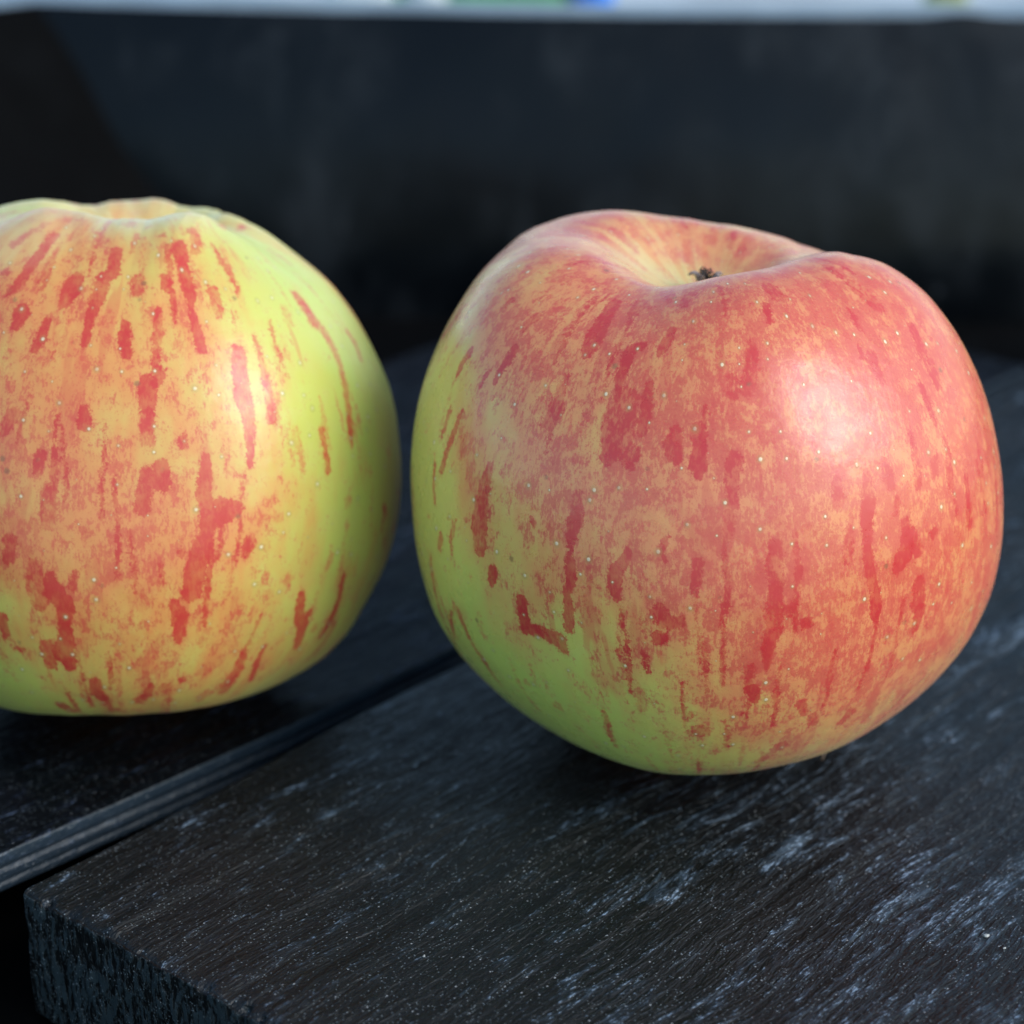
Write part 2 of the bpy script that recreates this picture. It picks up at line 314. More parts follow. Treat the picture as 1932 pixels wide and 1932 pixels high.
# ---------------------------------------------------------------- planks
ANG = math.atan2(.76, .65)
def plank_mesh(name, L, W, T, r_long, r_end, edge=None, grooves=(), undercut=0, seed=0, nx=420, ny=330):
    """a board from (0,0,-T) to (L,W,0): every face a grid, arrises rounded, faces weathered"""
    def box_face(us, vs, f):
        U, Vv = np.meshgrid(us, vs, indexing='ij'); return f(U, Vv)
    ux = np.unique(np.r_[np.linspace(0, .012, 24), np.linspace(.012, L - .006, nx), np.linspace(L - .006, L, 8)])
    uy = np.unique(np.r_[np.linspace(0, .006, 20), np.linspace(.006, W - .006, ny), np.linspace(W - .006, W, 20)])
    uz = np.unique(np.r_[np.linspace(-T, -.007, 26), np.linspace(-.007, 0, 30)])
    faces = []; verts = []; off = 0
    def add(U, V, W_, flip):
        nonlocal off
        P = np.stack([U, V, W_], -1); verts.append(P.reshape(-1, 3)); faces.append(grid_faces(P.shape[0], P.shape[1], off, flip=flip)); off += P.shape[0] * P.shape[1]
    A, B = np.meshgrid(ux, uy, indexing='ij'); add(A, B, A * 0, True)
    A, B = np.meshgrid(ux[::3], uy[::3], indexing='ij'); add(A, B, A * 0 - T, False)
    for y, fl in ((0, True), (W, False)):
        A, B = np.meshgrid(ux, uz, indexing='ij'); add(A, A * 0 + y, B, not fl)
    for x, fl in ((0, True), (L, False)):
        A, B = np.meshgrid(uy, uz, indexing='ij'); add(A * 0 + x, A, B, fl)
    P = np.concatenate(verts); F = np.concatenate(faces)
    # rounded arrises (wider at the sawn end)
    jag = 1 + .35 * fnoise(P * [180, 120, 1], seed + 5, 2)
    r = np.array([r_end, r_long, (r_long + r_end) / 2]) 
    rr = r_long * jag
    lo = np.array([0, 0, -T]) ; hi = np.array([L, W, 0])
    q = np.stack([np.clip(P[:, 0], r_end, L - r_end), np.clip(P[:, 1], r_long, W - r_long), np.clip(P[:, 2], -T + r_long, -r_long)], -1)
    d = (P - q) / np.array([r_end, r_long, r_long]); ln = np.linalg.norm(d, axis=1, keepdims=True); mx = np.abs(d).max(1, keepdims=True)
    dn = np.where(ln > 1e-9, d / np.maximum(ln, 1e-9), d)
    P2 = q + dn * np.array([r_end, r_long, r_long]) * np.minimum(ln, 1)
    nrm = dn
    flat = (ln[:, 0] < 1e-9)
    # weathering: long ridges along the grain on the long faces, pits on the end grain
    S = P * [18, 420, 300]
    ridg = .00013 * fnoise(S, seed, 2) + .00016 * fnoise(P * [40, 300, 200], seed + 3, 2) * 1.5 + .00025 * fnoise(P * [6, 60, 60], seed + 9, 2)
    endp = .00022 * fnoise(P * [1, 900, 330], seed + 20, 2)
    is_end = np.abs(dn[:, 0])
    P2 = P2 + nrm * (ridg * (1 - is_end) * np.where(np.abs(dn[:, 1]) > .7, .6, 1) + endp * is_end)[:, None]
    chip = np.clip(fnoise(P * [60, 330, 0], seed + 40, 3) - .25, 0, 1) * np.exp(-(P[:, 0] / .0016) ** 2) * np.clip(1 + P[:, 2] / .0025, 0, 1)
    P2[:, 2] -= chip * .0011; P2[:, 0] += chip * .0006
    for y0, z0, wd, dp in grooves:         # grooves planed along the y=0 side
        k = np.exp(-((P2[:, 2] - z0) / wd) ** 2) * (P2[:, 1] < .006)
        P2[:, 1] += k * dp * (P2[:, 1] < .0045)
    if undercut:                            # rebated below the lip
        k = np.clip((-undercut - P2[:, 2]) / .0008, 0, 1); k = k * k * (3 - 2 * k)
        P2[:, 1] = np.where(P2[:, 1] < .024, np.maximum(P2[:, 1], .0235 * k + P2[:, 1] * .02), P2[:, 1])
    if edge is not None:                    # the near long edge is not quite straight
        P2[:, 1] += np.interp(P2[:, 0], edge[0], edge[1]) * np.clip(1 - P2[:, 1] / W, 0, 1)
    return np_mesh(name, P2, F)
def build_planks():
    root = empty('plank_deck', (-.0657, .2859, 0), ANG)
    tag(root, 'black stained wooden planks with a narrow gap, under both apples', 'planks')
    # front plank: local x along the grain, local y to the left, so it lies at y -W..0
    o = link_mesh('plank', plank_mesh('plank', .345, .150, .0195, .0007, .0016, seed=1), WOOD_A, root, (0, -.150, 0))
    o['label'] = 'broad front plank with rough grain and its sawn end grain showing'
    m = plank_mesh('plank', .37, .105, .0195, .0006, .0016, edge=([0, .10, .156, .33, .37], [.0088, .0088, .0046, .0012, 0]), grooves=((0, -.0026, .00042, .0006), (0, -.0046, .0004, .0005)), undercut=.0060, seed=31)
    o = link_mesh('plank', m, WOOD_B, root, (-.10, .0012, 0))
    o['label'] = 'rear plank with a grooved side edge coloured blue for its sky glint'
build_planks()

# ---------------------------------------------------------------- apples
# ---------------------------------------------------------------- apple form
VIEW_R=np.array([1,0,0.]);VIEW_U=np.array([0,.3948,.9188]);VIEW_B=np.array([0,-.9188,.3948])
def smooth_curve(pts,n):
    P=np.array(pts,float);m=len(P)
    d=np.r_[0,np.cumsum(np.linalg.norm(np.diff(P,axis=0),axis=1)**.5)]
    s=np.linspace(0,d[-1],4000);out=np.zeros((4000,2))
    T=np.gradient(P,d,axis=0);T[0]=[1,0];T[-1]=[-1,0]
    T[0]*=np.linalg.norm(P[1]-P[0])/(d[1]);T[-1]*=np.linalg.norm(P[-1]-P[-2])/(d[-1]-d[-2])
    k=np.clip(np.searchsorted(d,s,side='right')-1,0,m-2);h=(d[k+1]-d[k]);x=(s-d[k])/h
    x=x[:,None];h=h[:,None]
    out=(2*x**3-3*x**2+1)*P[k]+(x**3-2*x**2+x)*h*T[k]+(-2*x**3+3*x**2)*P[k+1]+(x**3-x**2)*h*T[k+1]
    a=np.r_[0,np.cumsum(np.linalg.norm(np.diff(out,axis=0),axis=1))]
    q=np.linspace(0,a[-1],n)
    return np.c_[np.interp(q,a,out[:,0]),np.interp(q,a,out[:,1])],q/a[-1]
def apple_form(S,nlon,nlat):
    """vertices (nlat,nlon,3) in metres about the apple's middle, lon (nlon), t (nlat)"""
    prof,t=smooth_curve(S['profile'],nlat)
    lon=np.linspace(-np.pi,np.pi,nlon,endpoint=False)
    L,T=np.meshgrid(lon,t)
    rho=np.repeat(prof[:,0:1],nlon,1);z=np.repeat(prof[:,1:2],nlon,1)
    top=np.exp(-((T-S['rim_t'])/.10)**2)
    wide=np.exp(-((T-.40)/.25)**2)
    lob=np.zeros_like(L)
    for k,a,ph in S['lobes']: lob+=a*np.cos(k*(L-ph))
    z=z+top*lob*S['rim_amp']
    ly=np.zeros_like(L)
    for k,a,ph in S['ribs']: ly+=a*np.cos(k*(L-ph))
    rho=rho*(1+ly*(S['rib_amp']*wide+S['rib_top']*np.exp(-((T-.2)/.12)**2)))
    p=np.stack([rho*np.cos(L),rho*np.sin(L),z],-1)*S['R']
    # lean of the core
    ax=np.array(S['axis'],float);ax/=np.linalg.norm(ax)
    e1=np.cross([0,1,0.],ax);e1/=np.linalg.norm(e1);e2=np.cross(ax,e1)
    p=p[...,0:1]*e1+p[...,1:2]*e2+p[...,2:3]*ax
    # the fruit's own uneven outline: swells and flats round its girth
    if S.get('swell') is not None:
        r=p@VIEW_R;u=p@VIEW_U;b=p@VIEW_B
        al=np.arctan2(u,r);q=np.hypot(r,u);P=np.sqrt(q*q+b*b)+1e-9
        tab=np.array(S['swell']);n=len(tab)
        s=np.interp((al+np.pi)/(2*np.pi)*n,np.arange(n+1),np.r_[tab,tab[0]])
        f=1+(s-1)*(q/P)**3
        p=r[...,None]*f[...,None]*VIEW_R+u[...,None]*f[...,None]*VIEW_U+b[...,None]*VIEW_B
    for c,sg,am in S.get('dents',[]):
        d2=((p-np.array(c))**2).sum(-1)
        n=p/np.linalg.norm(p,axis=-1,keepdims=True)
        p=p+n*(am*np.exp(-d2/(2*sg*sg)))[...,None]
    return p,lon,t

RIGHT={'R': 0.04253, 'axis': (-0.05, 0.07, 1), 'rim_t': 0.165, 'profile': [(0, 0.715), (0.05, 0.715), (0.11, 0.725), (0.19, 0.765), (0.28, 0.825), (0.39, 0.865), (0.55, 0.835), (0.74, 0.7), (0.91, 0.42), (0.985, 0.1), (0.97, -0.25), (0.87, -0.57), (0.71, -0.81), (0.52, -0.925), (0.36, -0.93), (0.22, -0.86), (0.1, -0.74), (0, -0.7)], 'lobes': [(1, 0.55, 1.15), (2, 0.55, -0.9), (3, 0.35, -0.75), (5, 0.25, 1.0)], 'rim_amp': 0.05, 'ribs': [(5, 1, 1.0), (2, 0.5, 0.3), (3, 0.4, 2)], 'rib_amp': 0.01, 'rib_top': 0.025, 'swell': [1.0067, 1.0039, 1.0029, 1.0027, 1.0018, 1.0003, 0.9984, 0.9969, 0.9944, 0.9873, 0.9786, 0.9701, 0.9589, 0.9474, 0.9364, 0.926, 0.9162, 0.9069, 0.8988, 0.8931, 0.8906, 0.889, 0.8877, 0.8879, 0.8889, 0.8899, 0.8906, 0.8888, 0.8856, 0.8831, 0.8811, 0.8802, 0.8795, 0.8779, 0.8766, 0.8778, 0.8801, 0.882, 0.884, 0.8859, 0.8883, 0.8912, 0.8956, 0.9028, 0.911, 0.9199, 0.9297, 0.9395, 0.9487, 0.9584, 0.9669, 0.9726, 0.9778, 0.9828, 0.9841, 0.9835, 0.9833, 0.9815, 0.9788, 0.9756, 0.9724, 0.9695, 0.9663, 0.9627, 0.9603, 0.9588, 0.9566, 0.9542, 0.9521, 0.9498, 0.9473, 0.9447, 0.941, 0.9372, 0.9355, 0.9337, 0.9312, 0.9299, 0.9277, 0.9207, 0.9133, 0.915, 0.9075, 0.8988, 0.9002, 0.8976, 0.8982, 0.9037, 0.9114, 0.9183, 0.9295, 0.9441, 0.9521, 0.9597, 0.9705, 0.9815, 0.9923, 1.0018, 1.0135, 1.0267, 1.0385, 1.0541, 1.063, 1.0633, 1.0648, 1.0644, 1.0594, 1.0522, 1.0468, 1.0424, 1.0384, 1.0348, 1.0317, 1.0289, 1.0255, 1.0225, 1.0194, 1.0161, 1.0134, 1.0103], 'C': [0.028, 0.32917, 0.03979]}
RIGHT_STREAKS=[[1,[[-1437,-1589,3377,55],[-1598,-1950,3242,95],[-1745,-2241,3075,121],[-1823,-2384,2964,67]]],[0.7,[[-1101,-1695,3407,82],[-1190,-1917,3343,87]]],[0.7,[[-1007,-1867,3401,38]]],[0.85,[[-736,-2484,3308,48],[-801,-2635,3215,59],[-909,-2791,3084,27]]],[1,[[-1153,-2583,3117,67],[-1286,-2620,3045,67],[-1357,-2773,2908,59],[-1411,-2876,2792,67],[-1443,-2982,2668,27],[-1445,-3070,2568,21]]],[0.6,[[-1344,-3115,2578,159],[-1425,-3255,2340,225],[-1457,-3389,2106,211],[-1591,-3444,1887,79]]],[0.6,[[-1268,-3531,2001,105],[-1301,-3581,1875,66]]],[0.8,[[-1391,-3213,2422,53],[-1437,-3407,2091,79],[-1589,-3436,1905,74]]],[1,[[-1052,-3092,2764,48],[-1083,-3263,2543,69],[-1156,-3424,2265,53]]],[0.75,[[-2098,-2554,2680,32],[-2188,-2674,2490,54],[-2251,-2796,2285,102],[-2326,-2840,2149,86]]],[0.35,[[-2404,-2645,2336,121]]],[0.9,[[-2749,-1873,2832,55],[-2917,-1956,2610,55],[-3034,-2014,2417,25]]],[0.6,[[-2495,-1584,3168,49],[-2639,-1700,3028,33]]],[0.9,[[-3342,-1365,2636,25],[-3448,-1359,2483,42],[-3533,-1394,2309,25]]],[0.8,[[-3118,-1834,2506,19],[-3208,-1891,2322,22]]],[0.95,[[-3465,-1843,1938,17],[-3591,-1871,1597,36],[-3754,-1845,1063,31]]],[0.65,[[-3632,-1633,1845,20],[-3746,-1642,1519,20]]],[0.5,[[-3444,-2079,1616,41],[-3483,-2130,1407,39]]],[0.6,[[-3430,-375,2937,23],[-3626,-311,2649,29],[-3798,-49,2314,23]]],[0.5,[[-3506,-992,2640,20],[-3792,-976,2101,20]]],[0.9,[[-725,-3534,2316,66],[-753,-3606,2178,105],[-733,-3684,2041,92]]],[0.95,[[-447,-3579,2336,84],[-421,-3686,2149,73],[-443,-3780,1953,110],[-441,-3835,1826,47]]],[0.75,[[247,-2875,3227,66],[233,-3159,2952,87],[190,-3303,2782,79]]],[0.6,[[3,-3201,2921,53],[18,-3345,2740,58]]],[0.75,[[-2,-3779,2013,99],[-9,-3911,1701,65],[3,-3989,1476,52]]],[0.85,[[484,-2268,3572,40],[525,-2524,3432,24]]],[0.75,[[-1333,1138,3552,74],[-1189,962,3447,59],[-1048,831,3338,29]]],[0.5,[[-1226,1521,3616,89]]],[0.75,[[423,1593,3380,45],[306,1266,3265,30]]],[0.6,[[616,1432,3335,65],[445,1162,3232,44]]],[0.5,[[-469,1185,3265,24],[-327,1022,3124,21]]],[0.4,[[-25,1181,3198,30],[-1,1030,3095,24]]],[0.5,[[-2272,-3064,1845,40],[-2293,-3114,1718,21]]],[0.5,[[-1898,-2730,2640,54]]],[0.5,[[-1771,-2761,2692,32]]],[0.6,[[-729,-1719,3503,60],[-739,-1859,3484,33]]],[0.6,[[-477,-1834,3570,76],[-565,-2051,3506,54]]],[0.4,[[-208,-2041,3611,94]]],[0.5,[[58,-2040,3656,54]]],[0.4,[[-914,-2278,3326,43],[-905,-2444,3267,27]]],[0.4,[[-681,-2192,3431,27]]],[0.45,[[-1638,-1043,3514,125],[-1805,-1142,3495,83]]],[0.55,[[554,-1882,3697,81],[676,-2074,3622,81]]],[0.6,[[-2806,-1138,3253,28],[-2920,-1195,3153,22]]],[0.5,[[-2560,-1951,2899,22],[-2700,-2152,2619,16]]],[0.35,[[-2147,-1455,3335,55],[-2254,-1720,3181,38]]],[0.35,[[-1928,-1703,3268,96]]],[0.4,[[-1002,-2678,3120,27],[-1011,-2889,2972,21]]],[0.5,[[-1957,-487,3661,56],[-1619,-409,3608,40],[-1366,-469,3508,28]]],[0.4,[[-2036,1185,3592,47],[-1741,1295,3619,30]]],[0.45,[[-1780,-176,3651,17],[-1458,93,3497,17]]],[0.4,[[-2962,-2182,2309,55],[-3070,-2126,2235,44]]],[0.35,[[-2582,-2332,2537,24],[-2637,-2410,2397,19]]],[0.4,[[-2940,-2560,1782,22],[-3045,-2591,1515,38]]],[0.8,[[1685,-1457,3602,67],[1869,-1604,3469,97],[2032,-1673,3348,71]]],[0.6,[[1565,-1357,3673,46],[1417,-1232,3738,26]]],[0.65,[[1877,-2393,2895,70],[1943,-2506,2736,55],[2023,-2571,2606,30]]],[0.6,[[2507,-1635,3043,56],[2630,-1843,2764,90],[2786,-1929,2517,97],[2827,-2014,2383,72]]],[0.7,[[2634,-1820,2780,56],[2688,-1885,2667,56]]],[0.7,[[2564,-2229,2462,23],[2661,-2315,2257,36],[2769,-2412,1994,33]]],[0.75,[[2383,-2754,2022,28],[2443,-2861,1768,38],[2483,-2944,1546,63],[2482,-3020,1376,55]]],[0.7,[[2747,-2690,1579,56],[2749,-2762,1429,46]]],[0.7,[[2932,-2562,1462,36],[2993,-2617,1197,36]]],[0.65,[[2000,-3194,1771,45],[2066,-3248,1566,90],[2093,-3287,1434,50]]],[0.6,[[1329,-3602,1709,54],[1363,-3677,1483,54]]],[0.6,[[1770,-3428,1584,82],[1774,-3535,1298,94],[1763,-3619,1046,89]]],[0.65,[[3240,-2333,1188,33],[3283,-2400,881,41],[3314,-2460,549,46]]],[0.7,[[3452,-1870,1453,23],[3512,-1938,1172,23]]],[0.8,[[3766,-1439,1106,13],[3835,-1564,592,19],[3838,-1693,125,24]]],[0.75,[[-42,-4025,1359,68],[-58,-4076,1165,73]]],[0.45,[[498,-4071,1015,78],[508,-4102,859,54]]],[0.5,[[2708,-3051,698,51]]],[0.4,[[897,-2421,3394,55],[910,-2677,3212,35]]],[0.4,[[309,-2280,3583,45]]],[0.45,[[3086,-2401,1438,41]]],[0.35,[[3573,-1182,1886,21],[3648,-1296,1622,21]]],[0.35,[[3211,-824,2678,21],[3337,-1084,2386,21]]],[0.95,[[1771,-3530,1317,71],[1754,-3602,1124,84],[1770,-3685,753,56],[1815,-3715,421,56],[1914,-3685,129,64],[1936,-3677,-140,85],[1932,-3675,-274,36]]],[1,[[2332,-3319,816,78],[2354,-3350,600,109],[2258,-3442,443,109],[2198,-3494,345,47]]],[0.6,[[2318,-3299,933,72],[2505,-3251,522,78]]],[0.65,[[2542,-3270,70,73],[2557,-3260,-221,110]]],[1,[[2589,-3226,-356,87],[2543,-3229,-618,58]]],[0.65,[[552,-4070,978,71],[546,-4129,664,96],[585,-4155,410,84]]],[1,[[585,-4155,410,76],[546,-4181,134,97],[556,-4183,-157,97],[487,-4181,-428,72],[492,-4163,-617,51],[495,-4142,-765,15]]],[0.6,[[779,-4137,104,76]]],[0.6,[[987,-4086,-121,72]]],[0.3,[[429,-4110,875,151],[394,-4163,579,101]]],[0.55,[[292,-4172,-720,46],[274,-4136,-943,57]]],[0.95,[[328,-4100,-1085,85],[380,-4048,-1259,47]]],[0.85,[[1007,-3870,-1403,63],[1057,-3777,-1604,37]]],[0.6,[[1179,-3706,-1665,58],[1198,-3611,-1844,48]]],[0.75,[[1736,-3364,-1793,59],[1643,-3326,-1955,53]]],[0.55,[[2099,-3076,-1853,59],[1995,-2970,-2121,59]]],[0.5,[[1460,-3229,-2254,54]]],[0.75,[[-311,-3842,-1827,110]]],[0.4,[[-443,-3815,-1853,74]]],[0.8,[[-439,-3952,-1533,31]]],[0.65,[[786,-3525,-2215,75],[667,-3393,-2442,59],[544,-3312,-2578,48]]],[0.6,[[-913,-4111,39,102],[-851,-4126,-113,77],[-676,-4165,-64,71]]],[0.85,[[-884,-4110,-327,97]]],[0.6,[[-432,-4140,735,71],[-448,-4168,518,51],[-493,-4178,358,30]]],[0.75,[[1511,-3748,1043,33],[1528,-3782,867,46],[1496,-3836,671,61]]],[0.5,[[2991,-2706,-1079,75],[2934,-2644,-1345,76]]],[0.55,[[2618,-2617,-1881,33],[2452,-2589,-2109,49]]],[0.6,[[2179,-3279,1301,33],[2168,-3352,1108,33]]],[0.4,[[93,-4216,270,71],[76,-4226,74,46]]],[0.6,[[2729,-3036,678,63]]],[0.4,[[1027,-4063,250,36]]],[0.5,[[1603,-3816,477,36]]],[0.3,[[2137,-3530,-519,104],[2142,-3428,-1010,63]]],[0.45,[[3030,-2849,-113,37],[2875,-2972,-477,27]]],[0.6,[[547,-3990,-1372,31]]],[0.4,[[-810,-3905,1448,91],[-733,-3977,1262,45]]],[0.7,[[-1944,-3464,1398,59],[-1985,-3542,1070,101],[-2060,-3574,732,48]]],[0.95,[[-2060,-3588,653,27],[-2059,-3606,535,64],[-2028,-3646,322,64],[-2082,-3626,101,30],[-2066,-3635,-72,54],[-2062,-3625,-284,65],[-2063,-3608,-437,60]]],[0.95,[[-2673,-3228,-196,66],[-2659,-3214,-428,77],[-2619,-3208,-634,91]]],[0.85,[[-2619,-3208,-634,82],[-2392,-3379,-587,77],[-2202,-3489,-659,115],[-2136,-3507,-764,76]]],[0.9,[[-1327,-3906,813,37],[-1347,-3925,654,48],[-1467,-3893,547,80],[-1504,-3901,309,88],[-1446,-3931,177,43]]],[0.9,[[-3045,-2917,97,60],[-3072,-2892,-85,61]]],[0.55,[[-3073,-2589,1456,49],[-3192,-2612,1043,99],[-3237,-2665,629,143],[-3223,-2726,315,91]]],[0.65,[[-3765,-2008,177,39],[-3785,-1975,13,51]]],[0.55,[[-3637,-2028,-928,26],[-3602,-1676,-1514,26]]],[0.5,[[-2180,-2948,-1925,93]]],[0.45,[[-1112,-3889,-1212,76],[-1081,-3799,-1510,76]]],[0.35,[[-3943,-1632,322,40]]],[0.35,[[-3664,-2133,511,28]]],[0.6,[[-2536,-3224,921,32]]],[0.5,[[-2630,-3239,461,33]]],[0.3,[[-2474,-3376,219,60]]],[0.45,[[-3358,-2583,-162,39]]],[0.35,[[-3269,-2613,-647,34],[-3168,-2571,-1076,28]]],[0.3,[[-2600,-2793,-1652,56]]],[0.4,[[-1942,-3278,1839,96]]],[0.5,[[-1295,-3893,-932,54]]],[0.4,[[-783,-4072,-851,54]]],[0.4,[[-1117,-4025,495,42]]],[0.4,[[-1680,-3814,432,37]]]]
RIGHT_BLUSH=[[-3998,-1401,803,0.1,0.7,0],[-3777,-913,2172,0.15,0.5,0],[-3501,-556,2811,0.42,0.25,0],[-4010,-1481,47,0.15,0.7,0],[-3644,-2161,-446,0.1,0.85,0],[-3280,-2203,-1477,0.05,0.95,0],[-2546,-2387,-2204,0.05,1,0],[-1458,-2802,-2718,0.1,1,0],[-759,-3212,-2659,0.15,0.85,0],[-2913,-2971,687,0.45,0.4,0],[-2551,-3310,-299,0.45,0.45,0],[-2360,-3153,1529,0.62,0.18,0],[-2906,-2464,1996,0.55,0.22,0],[-2568,-1928,2912,0.72,0.08,0],[-3059,-839,3207,0.66,0.1,0],[-1414,1165,3578,0.75,0.1,0],[-2169,1191,3569,0.75,0.05,0],[-1982,-707,3623,0.7,0.08,0],[-1049,686,3284,0.5,0.05,0.25],[-874,561,3142,0.4,0.1,0.4],[-589,586,3017,0.05,0.7,0.7],[-40,1234,3232,0.6,0.05,0.12],[710,1171,3259,0.6,0,0.12],[67,1697,3413,0.7,0.05,0],[884,1419,3302,0.6,0,0.1],[-1177,-2043,3314,0.75,0.05,0],[170,-2515,3472,0.85,0.0,0],[1628,-1632,3544,0.9,0,0],[2324,-1968,2931,0.9,0,0],[1140,-3342,2336,0.95,0,0],[3060,-2162,1875,0.9,0,0],[3716,-1922,234,0.75,0.0,0],[2241,-3368,875,0.95,0,0],[790,-3884,1469,0.9,0,0],[-564,-3827,1800,0.85,0.0,0],[-1231,-3881,1092,0.75,0.1,0],[-1554,-3877,344,0.6,0.2,0],[-551,-4159,473,0.8,0.05,0],[815,-4102,458,0.9,0,0],[1914,-3690,-121,0.9,0,0],[2764,-2996,-847,0.8,0.05,0],[-1201,-3989,-592,0.45,0.5,0],[-1872,-3662,-756,0.25,0.75,0],[-503,-4157,-651,0.6,0.25,0],[518,-4154,-653,0.8,0.1,0],[1624,-3701,-1119,0.8,0.05,0],[-820,-3951,-1307,0.35,0.7,0],[220,-3975,-1528,0.55,0.4,0],[1322,-3569,-1823,0.65,0.15,0],[302,-3468,-2438,0.3,0.6,0],[1032,-3256,-2470,0.45,0.3,0.2],[2456,-2964,-1572,0.6,0.1,0.1],[-1848,-3313,-1722,0.1,0.9,0]]
LEFT={'R': 0.03853, 'axis': (0.02, 0.27, 1), 'rim_t': 0.165, 'profile': [(0, 0.7), (0.05, 0.7), (0.11, 0.715), (0.18, 0.765), (0.26, 0.835), (0.37, 0.88), (0.53, 0.85), (0.74, 0.7), (0.92, 0.4), (0.99, 0.08), (0.98, -0.28), (0.89, -0.58), (0.75, -0.8), (0.58, -0.92), (0.4, -0.93), (0.24, -0.86), (0.1, -0.74), (0, -0.7)], 'lobes': [(5, 1, -1.0), (7, 0.5, 0.4), (2, 0.3, 2)], 'rim_amp': 0.016, 'ribs': [(5, 1, -1.0), (2, 0.4, 0.3), (3, 0.4, 2)], 'rib_amp': 0.012, 'rib_top': 0.018, 'swell': [0.9811, 0.9814, 0.9832, 0.984, 0.9848, 0.9823, 0.9806, 0.9847, 0.9904, 0.9959, 1.0007, 1.0061, 1.0106, 1.0134, 1.0203, 1.0245, 1.0244, 1.0313, 1.0295, 1.018, 1.012, 1.0062, 1.0008, 0.9958, 0.9879, 0.9806, 0.9761, 0.9682, 0.9617, 0.9613, 0.9601, 0.955, 0.9517, 0.9524, 0.95, 0.9468, 0.9452, 0.9419, 0.9386, 0.9363, 0.9351, 0.936, 0.9392, 0.946, 0.952, 0.9562, 0.962, 0.965, 0.966, 0.968, 0.9729, 0.9795, 0.9843, 0.9873, 0.9896, 0.9913, 0.9913, 0.9909, 0.9902, 0.9889, 0.9868, 0.9835, 0.9819, 0.9811, 0.9789, 0.9761, 0.9713, 0.9662, 0.9621, 0.959, 0.957, 0.955, 0.953, 0.9505, 0.9498, 0.9487, 0.9474, 0.9481, 0.9522, 0.9605, 0.9733, 0.99, 1.0094, 1.0418, 1.0839, 1.104, 1.0951, 1.0736, 1.0691, 1.0939, 1.1122, 1.1142, 1.1187, 1.1145, 1.0919, 1.0883, 1.0996, 1.0979, 1.0922, 1.0928, 1.0967, 1.0903, 1.0805, 1.0654, 1.0452, 1.031, 1.0164, 1.0096, 1.0067, 0.9998, 0.9937, 0.9904, 0.989, 0.9864, 0.9848, 0.9845, 0.985, 0.9856, 0.9851, 0.9832], 'C': [-0.05497, 0.34375, 0.03923]}
